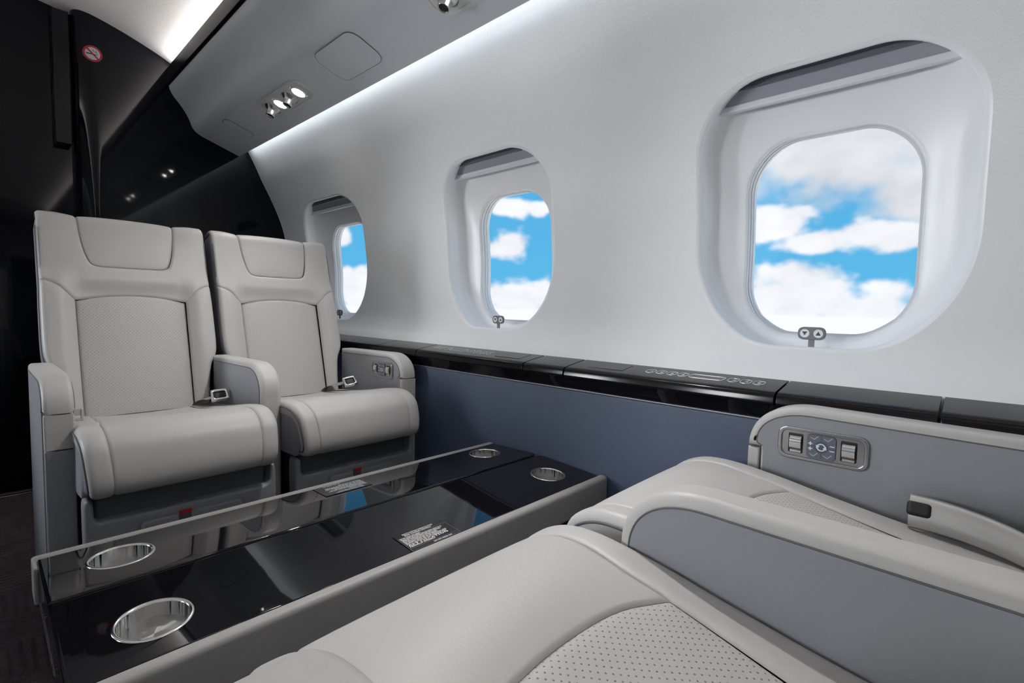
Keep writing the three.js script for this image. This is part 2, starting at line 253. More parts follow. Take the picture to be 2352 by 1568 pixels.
for (const [sx, list] of [[1, WIN], [-1, WIN]]) list.forEach(([zc, k], i) => {
  const w = new THREE.Group(); w.name = 'window_' + (++wn); w.userData.kind = 'structure'; scene.add(w);
  part('window_frame', loft(sx, zc, ringsOf(k)), plastic, w);
  part('window_pane', surf(TH, 6, (t, v) => { const r = rr(t, 0.1687 * k, PANE_B - 0.0038, 0.109) * v; return shell(sx, zc + Math.cos(t) * r, S_C + PANE_DS + Math.sin(t) * r, 0.121); }), glass, w);
  // pleated shade drawn up under the top of the reveal
  const rx = 1.252, named = sx > 0 && i < 3, half = 0.235 * k;
  if (!named) return;
  const sh = thing('window_shade', 'grey pleated blind raised to the top of the ' + winName[i], 'blind');
  const rail = remap(ex(roundRect(0.016, 0.0155, 0.004, rx + 0.016, 1.366), half * 2, 0.001), (x, y, z) => [sx * x, y, z]); rail.translate(0, 0, zc - half);
  part('rail', rail, std({ color: L(0.74, 0.75, 0.77), roughness: 0.35 }), sh);
  part('shade_fabric', surf(1, 1, (u, v) => [sx * (rx + 0.012 - 0.02 * v), lerp(1.371, 1.395, v), zc + (u - 0.5) * 2 * half]), shadeCloth, sh);
  part('pleats', surf(1, 20, (u, v, a, b) => [sx * (rx - 0.012 - 0.03 * v - (b % 2) * 0.004), 1.395 + v * 0.05, zc + (u - 0.5) * 2 * half]), pleatCloth, sh);
  const c = thing('shade_control', 'grey two-button blind control at the foot of the ' + winName[i], 'switch', [sx * 1.292, 0.831, zc]);
  const face = (g) => remap(g, (x, y, z) => [-z, y, x]);   // local: x along the cabin, y up, z towards the cabin
  part('bezel', face(ex(roundRect(0.056, 0.029, 0.0143), 0.006, 0.0015)), std({ color: L(0.16, 0.165, 0.17), roughness: 0.45 }), c);
  part('stem', face(ex(roundRect(0.012, 0.022, 0.001, 0, -0.022), 0.004, 0.0005)), std({ color: L(0.17, 0.175, 0.18), roughness: 0.4 }), c);
  for (const s of [-1, 1]) { const b = new THREE.CircleGeometry(0.0095, 28); b.translate(s * 0.0135, 0, 0.0066); part('button', face(b), s < 0 ? arrowDown : arrowUp, c); }
});

// ------------------------------------------------------------------ overhead bins with their trim, lights and cover panels
const binShape = () => {
  const s = new THREE.Shape(); s.moveTo(1.0, 1.70); s.lineTo(1.003, 1.676); s.quadraticCurveTo(1.003, 1.667, 0.993, 1.670); s.lineTo(0.83, 1.7245); s.bezierCurveTo(0.79, 1.738, 0.778, 1.752, 0.768, 1.785); s.bezierCurveTo(0.752, 1.83, 0.725, 1.86, 0.706, 1.882); s.bezierCurveTo(0.69, 1.90, 0.680, 1.918, 0.678, 1.945); s.lineTo(0.682, 1.975); s.lineTo(0.78, 1.94); s.lineTo(0.95, 1.74); s.closePath(); return s;
};
const BIN_LEN = Z1 - Z0;
const binGeo = move(ex(binShape(), BIN_LEN, 0, 0.5, 1, 24), 0, 0, Z0);
const stripShape = () => roundRect(0.022, 0.080, 0.009, 0.678, 1.976);
const stripGeo = move(ex(stripShape(), BIN_LEN, 0, 0.7, 1, 8), 0, 0, Z0);
const UN = new THREE.Vector2(1.0 - 0.8, 1.670 - 1.7345).normalize();   // along the sloping underside, towards the wall
// frame on the underside: local x along the cabin, y towards the wall, z down into the cabin
const under = (g, cx, zc, lift = 0) => { const cy = 1.670 + (0.993 - cx) * (0.0545 / 0.163); return remap(g, (x, y, z) => [UN.x * y + UN.y * z, UN.y * y - UN.x * z, x]).translate(cx + UN.y * lift, cy - UN.x * lift, zc); };
for (const sx of [1, -1]) {
  const b = thing('overhead_bin', sx > 0 ? 'pale grey overhead bin running above the three windows, with cover panels and lamps' : 'pale grey overhead bin on the opposite cabin side, outside the picture', 'overhead bin');
  const side = (g) => (sx > 0 ? g : flipX(g));
  part('bin_body', side(binGeo), binCloth, b);
  part('trim_strip', side(stripGeo), stripBlack, b, 'glossy black rail along the inner top edge');
  if (sx > 0) {
    for (const [w, h, r, z] of [[0.262, 0.136, 0.045, -1.61], [0.074, 0.132, 0.034, -2.652]]) { const q = roundRect(w + 0.003, h + 0.003, r + 0.001); q.holes.push(roundRect(w - 0.001, h - 0.001, r, 0, 0, new THREE.Path())); part('seal', under(ex(q, 0.0024, 0.0004), 0.880, z, 0), std({ color: L(0.2, 0.2, 0.21), roughness: 0.6 }), b); }
    part('access_panel', under(ex(roundRect(0.262, 0.136, 0.045), 0.0022, 0.0008), 0.880, -1.61, 0.0003), binCloth, b);
    part('speaker_cover', under(ex(roundRect(0.074, 0.132, 0.034), 0.0022, 0.0008), 0.880, -2.652, 0.0003), binCloth, b);
  }
  const strip = part('cove_light', side(box(0.016, 0.006, BIN_LEN - 0.1, 0.002, 0.702, 2.005, (Z0 + Z1) / 2)), glow(COVE, 3), b);
  const wash = part('wash_light', side(box(0.010, 0.006, BIN_LEN - 0.1, 0.002, 1.016, 1.712, (Z0 + Z1) / 2)), glow(WASH, 3), b);
  const A = new THREE.RectAreaLight(L(...COVE), LIGHT.cove, BIN_LEN - 0.1, 0.016); A.name = 'cove_lamp'; A.position.set(sx * 0.701, 2.0105, (Z0 + Z1) / 2); b.add(A); A.lookAt(sx * 0.2, 2.10, (Z0 + Z1) / 2);
  const B = new THREE.RectAreaLight(L(...WASH), LIGHT.wash, BIN_LEN - 0.1, 0.010); B.name = 'wash_lamp'; B.position.set(sx * 1.016, 1.706, (Z0 + Z1) / 2); b.add(B); B.lookAt(sx * 1.03, 1.2, (Z0 + Z1) / 2);
}
// reading light units: two lamps and two air nozzles in a satin plate
function readingUnit(zc, label, power, aim) {
  const u = thing('reading_light_unit', label, 'reading light');
  const plate = roundRect(0.37, 0.088, 0.042); const holes = [-0.128, -0.045, 0.042, 0.127];
  for (const h of holes) { const p = new THREE.Path(); p.absarc(h, 0, 0.033, 0, Math.PI * 2, true); plate.holes.push(p); }
  part('plate', under(ex(plate, 0.004, 0.0015, 0.6, 3, 24), 0.886, zc, 0), silverPaint, u);
  const ring = roundRect(0.384, 0.102, 0.048); ring.holes.push(roundRect(0.366, 0.084, 0.040, 0, 0, new THREE.Path()));
  part('frame', under(ex(ring, 0.006, 0.002, 0.6, 3, 24), 0.886, zc, 0), silverPaint, u);
  holes.forEach((h, i) => {
    // local lathe axis = z (down into the cabin)
    const lathe = (pts) => { const g = new THREE.LatheGeometry(pts.map((p) => new THREE.Vector2(p[0], p[1])), 32); g.rotateX(Math.PI / 2); g.translate(h, 0, 0); return under(g, 0.886, zc, 0); };
    if (i % 2 === 0) {
      const n = part('air_nozzle', lathe([[0.033, 0.001], [0.030, 0.004], [0.026, 0.009], [0.0215, 0.014], [0.019, 0.019], [0.0178, 0.030], [0.0168, 0.038], [0.0150, 0.0395], [0.0125, 0.037], [0.0125, 0.026], [0.0001, 0.026]]), satin, u);
      part('outlet', lathe([[0.0122, 0.0345], [0.0001, 0.0345]]), black, n);
    } else {
      part('lamp_socket', lathe([[0.033, 0.001], [0.0315, 0.004], [0.029, 0.0075], [0.0255, 0.009], [0.0245, 0.006]]), silverPaint, u);
      part('lamp_lens', lathe([[0.0245, 0.0066], [0.020, 0.0085], [0.010, 0.0096], [0.0001, 0.010]]), glow([1, 0.97, 0.93], 60), u);
      const s = new THREE.SpotLight(L(1, 0.97, 0.94), LIGHT.read * power[i >> 1], 0, 0.62, 1, 2); s.name = 'reading_lamp';
      const p = new THREE.Vector3(h, 0, 0.016).applyMatrix4(new THREE.Matrix4().makeBasis(new THREE.Vector3(0, 0, 1), new THREE.Vector3(UN.x, UN.y, 0), new THREE.Vector3(UN.y, -UN.x, 0)).setPosition(0.886, 1.670 + (0.993 - 0.886) * (0.0545 / 0.163), zc));
      s.position.copy(p); s.target.position.set(p.x - 0.42, 0.4, p.z + aim[i >> 1]); s.castShadow = true; s.shadow.radius = 1.0; u.add(s); u.add(s.target);
    }
  });
}
readingUnit(-2.127, 'reading light cluster above the farther seats, two lit lamps and two air nozzles', [0.05, 0.2], [0, 0.5]);
readingUnit(-0.965, 'reading light cluster cut off by the top edge of the picture', [0.85, 0.95], [-1.0, 0.62]);

// ------------------------------------------------------------------ end walls, door, floor
{
  const outline = [[0.41, 0]]; outline.push([1.215, 0]); for (let s = 0.02; s < SL; s += 0.02) { const p = at(PT, s), n = at(PN, s); if (p[0] < 0.41) break; outline.push([p[0] + n[0] * 0.02, p[1] + n[1] * 0.02]); } outline.push([0.41, ceilY(0.41) + 0.02]);
  const flat = move(ex(poly(outline), 0.03), 0, 0, Z0 - 0.03);
  const bend = (q) => { // q 0..1 along the rounded free edge, then straight back
    if (q < 0.75) { const a = (q / 0.75) * Math.PI / 2; return [0.41 - 0.088 * Math.sin(a), Z0 - 0.075 * (1 - Math.cos(a)) ** 1.3]; }
    return [0.322, Z0 - 0.075 - ((q - 0.75) / 0.25) * 0.10];
  };
  const roll = surf(40, 2, (u, v) => { const [x, z] = bend(u); return [x, v * (ceilY(x) + 0.02), z]; });
  struct('wall_aft', [flat, roll, flipX(flat), flipX(roll)], lacquerDoor);
  const hb = box(0.056, 0.58, 0.08, 0.004, 0.286, 1.857, -3.085);
  const matt = std({ color: L(0.006, 0.006, 0.008), roughness: 0.3, ior: 1.35 }); struct('trim_1', hb, matt); struct('trim_2', flipX(hb), matt);
  const door = new THREE.Group(); door.name = 'door_1'; door.userData.kind = 'structure'; scene.add(door);
  part('door_panel', box(0.68, 2.2, 0.03, 0.003, 0, 1.1, -3.125), lacquerDoor, door);
  part('door_handle', box(0.02, 0.12, 0.014, 0.005, -0.2, 0.95, -3.105), satin, door);
  const fw = [[-1.215, 0], [1.215, 0]]; for (let s = 0.02; s < SL; s += 0.03) { const p = at(PT, s), n = at(PN, s); fw.push([p[0] + n[0] * 0.02, p[1] + n[1] * 0.02]); } for (let s = SL; s > 0; s -= 0.03) { const p = at(PT, s), n = at(PN, s); fw.push([-p[0] - n[0] * 0.02, p[1] + n[1] * 0.02]); }
  struct('wall_forward', move(ex(poly(fw), 0.03), 0, 0, Z1), std({ color: L(0.25, 0.245, 0.24), roughness: 0.6 }));
  struct('floor', [surf(8, 20, (u, v) => [lerp(-1.26, 1.26, u), 0, lerp(Z0 - 0.2, Z1 + 0.05, v), lerp(-1.26, 1.26, u), lerp(Z0 - 0.2, Z1 + 0.05, v)]), box(2.52, 0.08, 6.5, 0.005, 0, -0.045, 0.05)], carpet);
  struct('trim_3', box(0.64, 0.006, 0.02, 0.002, 0, 0.003, -3.05), satin);
}
// no smoking sign on the bulkhead
{
  const t = canvasTex(256, 256, (x) => {
    x.fillStyle = '#c4c9d0'; x.fillRect(0, 0, 256, 256);
    x.fillStyle = '#111318'; x.fillRect(48, 128, 120, 18); x.fillRect(172, 128, 7, 18); x.fillRect(184, 128, 7, 18);
    x.strokeStyle = '#23262e'; x.lineWidth = 7; x.beginPath(); x.moveTo(186, 118); x.bezierCurveTo(190, 92, 172, 102, 150, 96); x.bezierCurveTo(128, 88, 130, 66, 144, 58); x.stroke(); x.beginPath(); x.moveTo(180, 94); x.bezierCurveTo(180, 78, 176, 74, 162, 68); x.stroke();
    x.strokeStyle = '#b01026'; x.lineWidth = 25; x.beginPath(); x.moveTo(46, 46); x.lineTo(210, 210); x.stroke(); x.lineWidth = 28; x.beginPath(); x.arc(128, 128, 113, 0, 7); x.stroke();
  });
  const s = thing('no_smoking_sign', 'round red and white no smoking sticker on the black bulkhead', 'sign', [0.3885, 1.981, 0]);
  const disc = surf(36, 8, (u, v) => { const a = u * Math.PI * 2, x = Math.cos(a) * v * 0.0345, y = Math.sin(a) * v * 0.0345, q = Math.asin(clamp((0.41 - (0.3885 + x)) / 0.088, 0, 1)); return [x, y, Z0 - 0.075 * (1 - Math.cos(q)) ** 1.3 + 0.0012, 0.5 + 0.5 * Math.cos(a) * v, 0.5 + 0.5 * Math.sin(a) * v]; });
  part('sticker', disc, std({ map: t, roughness: 0.4 }), s);
}

// ------------------------------------------------------------------ side ledges and lower panels
for (const [sx, side] of [[1, 'right'], [-1, 'left']]) {
  const f = (g) => (sx > 0 ? g : flipX(g));
  const d = [box(0.02, 0.652, BIN_LEN, 0.006, 1.125, 0.325, (Z0 + Z1) / 2)];
  struct('wall_' + side + '_lower', d.map(f), dadoLeather);
  part('panel_edge', f(tube([[1.1145, 0.6525, Z0], [1.1145, 0.6525, 0], [1.1145, 0.6525, Z1]], 0.0022, 4)), std({ color: L(0.33, 0.33, 0.34), roughness: 0.4, metalness: 0.6 }), scene.getObjectByName('wall_' + side + '_lower'));
  const led = thing('side_ledge', sx > 0 ? 'black high-gloss side ledge with jointed lids below the windows' : 'black high-gloss side ledge on the opposite cabin side, outside the picture', 'ledge');
  part('fascia', f(move(ex(poly([[1.135, 0.64], [1.1165, 0.652], [1.112, 0.670], [1.1045, 0.689], [1.19, 0.691], [1.19, 0.64]]), BIN_LEN, 0, 0.5), 0, 0, Z0)), lacquer, led);
  const seams = sx > 0 ? [Z0, -2.4, -1.766, -1.501, -0.972, -0.821, -0.287, -0.034, 0.5, 1.4, 2.3, Z1] : [Z0, -1.5, -0.3, 0.5, 1.4, Z1];
  const lid = new THREE.Shape(); lid.moveTo(1.186, 0.689); lid.lineTo(1.099, 0.6875); lid.quadraticCurveTo(1.0915, 0.6875, 1.091, 0.694); lid.lineTo(1.0925, 0.703); lid.quadraticCurveTo(1.095, 0.7125, 1.107, 0.7148); lid.bezierCurveTo(1.13, 0.719, 1.16, 0.724, 1.198, 0.729); lid.closePath();
  for (let i = 0; i < seams.length - 1; i++) part('lid', f(move(ex(lid, seams[i + 1] - seams[i] - 0.004, 0.0012, 0.5, 2, 10), 0, 0, seams[i] + 0.002)), gloss, led);
  if (sx < 0) continue;
  const topY = (x) => 0.7148 + ((x - 1.107) * (0.7305 - 0.7148)) / 0.103, tilt = Math.atan2(0.0157, 0.103);
  // local: x along the cabin (+z), y from the aisle to the wall, z up
  const lay = (g, x, z) => g.clone().applyMatrix4(new THREE.Matrix4().makeBasis(new THREE.Vector3(0, 0, 1), new THREE.Vector3(Math.cos(tilt), Math.sin(tilt), 0), new THREE.Vector3(-Math.sin(tilt), Math.cos(tilt), 0)).setPosition(x, topY(x), z));
  const frameOf = (w, h, r) => { const s = roundRect(w, h, r); s.holes.push(roundRect(w - 0.0032, h - 0.0032, r - 0.001, 0, 0, new THREE.Path())); return ex(s, 0.0018, 0.0004); };
  const icon = { up: [[-0.0045, -0.003], [0.0045, -0.003], [0, 0.005]], dot: [[-0.003, -0.003], [0.003, -0.003], [0.003, 0.003], [-0.003, 0.003]], left: [[0.005, 0.004], [0.005, -0.004], [-0.004, 0]] };
  const silver = std({ color: L(0.72, 0.72, 0.73), roughness: 0.3, metalness: 0.7 });
  function controls(label, list, display, xc) {
    const c = thing('control_strip', label, 'control panel');
    for (const [z, k] of list) { const b = part('button', lay(frameOf(0.0235, 0.030, 0.010), xc, z), silver, c); part('icon', lay(ex(poly(icon[k]), 0.0012, 0), xc, z), silver, b); }
    const d = part('display', lay(frameOf(display[1] - display[0], 0.030, 0.010), xc, (display[0] + display[1]) / 2), silver, c);
    part('screen', lay(ex(roundRect(display[1] - display[0] - 0.006, 0.024, 0.007), 0.0009, 0.0003), xc, (display[0] + display[1]) / 2), lacquer, d);
  }
  controls('row of silver-outlined buttons on the ledge below the widest window', [[-0.590, 'left'], [-0.5615, 'up'], [-0.5335, 'up'], [-0.506, 'up'], [-0.389, 'left'], [-0.3625, 'left'], [-0.335, 'dot']], [-0.490, -0.408], 1.152);
  controls('row of silver-outlined buttons on the ledge below the middle window', [[-1.445, 'up'], [-1.414, 'up'], [-1.383, 'up'], [-1.262, 'up'], [-1.231, 'up'], [-1.200, 'up'], [-1.169, 'left']], [-1.367, -1.283], 1.152);
  for (const z of [-1.07, -0.71]) part('inset_panel', lay(ex(roundRect(0.105, 0.058, 0.004), 0.0014, 0.0005), 1.155, z), gloss, led);
}

// ------------------------------------------------------------------ folding table between the facing seats
{
  const t = thing('folding_table', 'long black glossy folding table with pale leather edges and four cup holders', 'table');
  const H = 0.44, XL = 0.052, XR = 1.108, cups = [[0.150, -1.018], [0.149, -0.789], [1.006, -1.036], [1.006, -0.796]], CR = 0.0415;
  const HZ = -0.914, HY = 0.4475, tip = (g, near) => g.clone().translate(0, -H, -HZ).rotateX(near ? 0.062 : -0.028).translate(0, HY, HZ);
  const leaf = (z0, z1, far) => {
    const s = new THREE.Shape(), Y = (z) => -z, r = 0.024; // shape plane: x, -z
    const a = [XL, Y(z1)], b = [XR, Y(z1)], c = [XR, Y(z0)], d = [XL, Y(z0)];
    if (far) { s.moveTo(...a); s.lineTo(b[0] - r, b[1]); s.quadraticCurveTo(b[0], b[1], b[0], b[1] + r); s.lineTo(...c); s.lineTo(...d); } else { s.moveTo(...a); s.lineTo(...b); s.lineTo(c[0], c[1] - r); s.quadraticCurveTo(c[0], c[1], c[0] - r, c[1]); s.lineTo(...d); }
    s.closePath();
    for (const [x, z] of cups) if (z > z0 && z < z1) { const p = new THREE.Path(); p.absarc(x, -z, CR, 0, Math.PI * 2, true); s.holes.push(p); }
    const g = ex(s, 0.052, 0.0045, 0.5, 4, 40); g.rotateX(-Math.PI / 2); g.translate(0, H - 0.052, 0); return g;
  };
  part('table_leaf', tip(leaf(-1.102, -0.9165, true), false), lacquer, t);
  part('table_leaf', tip(leaf(-0.9115, -0.705, false), true), lacquer, t);
  const edge = (z0, z1, top, bot, x0, x1) => { const s = roundRect(z1 - z0, top - bot, Math.min(0.012, (z1 - z0) * 0.45), (z0 + z1) / 2, (top + bot) / 2); return remap(ex(s, x1 - x0, 0.004, 0.7, 3, 12), (x, y, z) => [z, y, x]).translate(x0, 0, 0); };
  part('edge_trim', edge(-0.706, -0.680, 0.4395, 0.366, 0.050, 1.112), trimLeather, t);
  part('edge_trim', [edge(-1.1285, -1.101, 0.4415, 0.377, 0.047, 1.112), box(0.007, 0.060, 0.055, 0.003, 0.0495, 0.409, -1.098)], trimLeather, t);
  part('support_arm', [box(0.05, 0.30, 0.12, 0.01, 1.06, 0.25, -0.90), box(0.60, 0.03, 0.08, 0.008, 0.80, 0.375, -0.90)], slate, t);
  part('pedestal', box(0.07, 0.112, 0.30, 0.01, 1.06, 0.056, -0.90), slate, t);
  for (const [x, z] of cups) {
    const near = z > HZ, cup = part('cup_holder', tip(new THREE.LatheGeometry([[CR - 0.001, -0.022], [CR - 0.001, -0.012], [CR - 0.001, -0.001]].map((p) => new THREE.Vector2(...p)), 96).translate(x, H, z), near), cupSteel, t);
    part('cup_rim', tip(new THREE.LatheGeometry([[CR - 0.001, -0.001], [CR - 0.0005, 0.0002], [CR + 0.0006, 0.0012], [CR + 0.0025, 0.0016], [CR + 0.0042, 0.001], [CR + 0.0048, 0]].map((p) => new THREE.Vector2(...p)), 96).translate(x, H, z), near), chrome, cup);
    part('cup_base', tip(surf(72, 6, (u, v) => { const a = u * Math.PI * 2, r = v * (CR - 0.001) + 0.0004; return [x + Math.cos(a) * r, H - 0.021, z - Math.sin(a) * r, u * 6, v]; }), near), spun, cup);
  }
  const placard = canvasTex(1024, 576, (x, w, h) => {
    x.fillStyle = '#08090b'; x.fillRect(0, 0, w, h); x.fillStyle = '#e4e4e2'; x.strokeStyle = '#74777c'; x.lineWidth = 6;
    x.font = 'bold 54px sans-serif';
    const line = (s, px, py, width) => { x.save(); x.translate(px, py); const m = x.measureText(s).width; x.scale(width / m, 1); x.fillText(s, 0, 0); x.restore(); };
    line('DIRECTLY BOTTOM CUSHION TO ACCESS', 150, 62, 640); line('BODY CUSHION CONTROLS', 165, 110, 560);
    const rows = [['FOR TAXI, TAKEOFF AND LANDING', 30, 420], ['TABLE MUST BE STOWED AND BACKREST MUST BE IN', 30, 850], ['UPRIGHT POSITION WITH SEAT BELT FASTENED', 30, 800], ['SEAT MUST BE OUTBOARD AND FACING FORWARD', 30, 690], ['HEADREST MUST BE IN UP POSITION AND', 30, 860], ['FULLY LATCHED IN THE FORWARD AND', 30, 830], ['AFT LOCATION', 30, 840], ['ARMREST STOWED', 30, 520]];
    rows.forEach(([s, px, wd], i) => line(s, px, 170 + i * 42, wd));
    x.beginPath(); x.moveTo(8, 496); x.lineTo(w - 8, 496); x.stroke(); line('LIFE VEST UNDER SEAT', 450, 556, 400); x.strokeRect(6, 130, w - 12, h - 138);
  });
  const pm = std({ map: placard, roughness: 0.25, emissive: 0 });
  const plate = (w, d) => { const g = new THREE.PlaneGeometry(w, d); g.rotateX(-Math.PI / 2); return g; };
  const bx = box(0.115, 0.0012, 0.066, 0.0004, 0, 0, 0);
  for (const [x, z, turn] of [[0.571, -0.7385, 0], [0.571, -1.062, Math.PI]]) { const near = z > HZ, g = tip(plate(0.113, 0.064).rotateY(turn).translate(x, H + 0.0014, z), near); const p = part('placard', g, pm, t, 'small printed instruction placard'); part('backing', tip(move(bx, x, H + 0.0006, z), near), lacquer, p); }
}

// ------------------------------------------------------------------ cabin seats
// seat axes: X to the wall, y up, f forward (the way the sitter faces); seams are laid out on two developable base surfaces
function baseCurve(pts) { // pts (f, y); returns t -> { f, y, nf, ny }
  const c = crv(pts, 'catmullrom'), len = c.getLength();
  return { len, at: (t) => { const u = clamp(t / len, 0, 1), p = c.getPointAt(u), g = c.getTangentAt(u), e = t < 0 ? t : t > len ? t - len : 0; return { f: p.x + g.x * e, y: p.y + g.y * e, nf: -g.y, ny: g.x }; } };
}
const dist = (x, y, pl) => { let m = 1e9; for (let i = 0; i < pl.length - 1; i++) { const ax = pl[i][0], ay = pl[i][1], bx = pl[i + 1][0] - ax, by = pl[i + 1][1] - ay, k = clamp(((x - ax) * bx + (y - ay) * by) / (bx * bx + by * by + 1e-12), 0, 1), d = (x - ax - bx * k) ** 2 + (y - ay - by * k) ** 2; if (d < m) m = d; } return Math.sqrt(m); };
const along = (pl) => { const L2 = [0]; for (let i = 1; i < pl.length; i++) L2.push(L2[i - 1] + Math.hypot(pl[i][0] - pl[i - 1][0], pl[i][1] - pl[i - 1][1])); const T = L2[L2.length - 1]; return (u) => { const q = clamp(u, 0, 1) * T; let i = 1; while (i < pl.length - 1 && L2[i] < q) i++; const k = (q - L2[i - 1]) / (L2[i] - L2[i - 1] + 1e-12); return [lerp(pl[i - 1][0], pl[i][0], k), lerp(pl[i - 1][1], pl[i][1], k)]; }; };
const smooth = (pts, n = 40) => crv(pts).getSpacedPoints(n).map((p) => [p.x, p.y]);
// a stitched leather panel between four edges; seams sink, outer edges roll over
function panel(base, bottom, top, left, right, o = {}) {
  const c0 = along(bottom), c1 = along(top), d0 = along(left), d1 = along(right), seams = o.seams ?? [bottom, top, left, right], outer = o.outer ?? [], bulge = o.bulge ?? (() => 0);
  return surf(cluster(o.nu ?? 48, 0.9), cluster(o.nv ?? 40, 0.9), (u, v) => {
    const a = o.c0 ? o.c0(u) : c0(u), b = o.c1 ? o.c1(u) : c1(u), l = d0(v), r = d1(v), p00 = c0(0), p10 = c0(1), p01 = c1(0), p11 = c1(1);
    const x = (1 - v) * a[0] + v * b[0] + (1 - u) * l[0] + u * r[0] - ((1 - u) * (1 - v) * p00[0] + u * (1 - v) * p10[0] + (1 - u) * v * p01[0] + u * v * p11[0]);
    const t = (1 - v) * a[1] + v * b[1] + (1 - u) * l[1] + u * r[1] - ((1 - u) * (1 - v) * p00[1] + u * (1 - v) * p10[1] + (1 - u) * v * p01[1] + u * v * p11[1]);
    let ds = 1e9; for (const s of seams) ds = Math.min(ds, dist(x, t, s)); let dq = 1e9; for (const s of outer) dq = Math.min(dq, dist(x, t, s));
    const R = o.R ?? 0.02, w = o.w ?? 0.016, dep = o.dep ?? 0.005;
    let h = bulge(x, t) + (o.puff ?? 0.006) * (1 - Math.exp(-Math.min(ds, dq) / 0.035));
    if (ds < w) h -= dep * (1 - ds / w) ** 2;
    if (dq < R) h -= R - Math.sqrt(Math.max(0, R * R - (R - dq) ** 2));
    const q = base.at(t);
    return [x, q.y + q.ny * h, q.f + q.nf * h, x, t];
  });
}
const mirX = (pl) => pl.map(([x, t]) => [-x, t]);
const rev = (pl) => [...pl].reverse();
// ---- backrest
const BACK = (() => { const pts = [], d = [Math.cos(0.2818), -Math.sin(0.2818)]; /* (y, f) direction of the recline */
  const R = 0.034, t0 = 0.596; const len = t0 + R * 1.9 + 0.05;
  return { len, at: (t) => { const P = (q) => ({ y: 0.53 + d[0] * q, f: -0.405 + d[1] * q }); const nf = d[0], ny = -d[1];
    if (t <= t0) return { ...P(t), nf, ny };
    const c = P(t0), cy = c.y - ny * R, cf = c.f - nf * R, a = Math.min((t - t0) / R, 1.9), e = Math.max(0, t - t0 - R * 1.9);
    const n2 = { nf: nf * Math.cos(a) + d[1] * Math.sin(a), ny: ny * Math.cos(a) + d[0] * Math.sin(a) }, tg = { f: -nf * Math.sin(a) + d[1] * Math.cos(a), y: -ny * Math.sin(a) + d[0] * Math.cos(a) };
    return { y: cy + n2.ny * R + tg.y * e, f: cf + n2.nf * R + tg.f * e, nf: n2.nf, ny: n2.ny }; } };
})();
const HW = 0.2185, TT = 0.675;
const headSide = smooth([[0.1285, TT], [0.127, 0.63], [0.120, 0.54], [0.110, 0.488], [0.100, 0.466], [0.084, 0.459], [0.05, 0.4575], [0, 0.457]], 60);
const headBot = [...mirX(headSide), ...rev(headSide).slice(1)];                 // left top, down, across, up to the right top
const archHalf = smooth([[0, 0.368], [0.05, 0.366], [0.10, 0.3595], [0.1435, 0.3505]], 20);
const wingTop = smooth([[0.1435, 0.3505], [0.16, 0.369], [0.178, 0.389], [0.197, 0.402], [HW, 0.410]], 20);
const arch = [...rev(mirX(archHalf)), ...archHalf.slice(1)], yokeBot = [...rev(mirX(wingTop)), ...arch.slice(1, -1), ...wingTop];
const innerEdge = [[0.1405, -0.03], [0.1415, 0.08], [0.1425, 0.2], [0.1435, 0.3505]];
const outerEdge = [...smooth([[0.180, -0.03], [0.187, 0.05], [0.195, 0.11], [0.202, 0.138], [0.2085, 0.149], [0.2145, 0.163], [0.219, 0.185], [0.2205, 0.3], [HW, 0.410]], 50)];
const sideUp = [[HW, 0.410], [HW, 0.52], [HW, TT]];
const wingBulge = (x, t) => 0.015 * smoothstep(Math.abs(x), 0.125, 0.18) * (1 - smoothstep(t, 0.37, 0.47)) + 0.010 * smoothstep(t, 0.37, 0.42) * (1 - smoothstep(t, 0.42, 0.6)) * (1 - smoothstep(Math.abs(x), 0.1, 0.2)) + 0.006 * smoothstep(Math.abs(x), 0.10, 0.19);
const backGeo = {
  headrest: panel(BACK, headBot.slice(60, 61).concat(headBot.slice(60, 61)).length ? [...headBot] : headBot, [[-0.1285, TT], [0.1285, TT]], [[-0.1285, TT], [-0.1285, TT]], [[0.1285, TT], [0.1285, TT]], { seams: [headBot], puff: 0.006, dep: 0.0045, w: 0.007, nu: 90, nv: 44 }),
  yoke: (() => { const X = [...rev(sideUp).map(() => 0)]; const topPl = [[-HW, TT], ...headBot, [HW, TT]]; const up = along(topPl);
    const yb = (x) => { for (let i = 0; i < yokeBot.length - 1; i++) if (x <= yokeBot[i + 1][0]) { const k = (x - yokeBot[i][0]) / (yokeBot[i + 1][0] - yokeBot[i][0] + 1e-12); return lerp(yokeBot[i][1], yokeBot[i + 1][1], clamp(k, 0, 1)); } return yokeBot[yokeBot.length - 1][1]; };
    return panel(BACK, yokeBot, topPl, [[-HW, 0.410], [-HW, TT]], [[HW, 0.410], [HW, TT]], { c0: (u) => { const x = up(u)[0]; return [x, yb(x)]; }, seams: [yokeBot, headBot], outer: [mirX(sideUp), sideUp], bulge: wingBulge, R: 0.010, puff: 0.002, w: 0.008, dep: 0.004, nu: 170, nv: 40 }); })(),
  center: panel(BACK, [[-0.1405, -0.03], [0.1405, -0.03]], arch, mirX(innerEdge), innerEdge, { puff: 0.003, dep: 0.004, w: 0.009, nu: 44, nv: 54, bulge: (x, t) => wingBulge(x, 0) * 0.0 + 0.006 * (1 - (x / 0.14) ** 2) - 0.004 }),
  wing: panel(BACK, [[0.1405, -0.03], [0.180, -0.03]], wingTop, innerEdge, outerEdge, { seams: [innerEdge, wingTop], outer: [outerEdge], bulge: wingBulge, R: 0.012, puff: 0.003, w: 0.008, dep: 0.004, nu: 48, nv: 64 }),
};
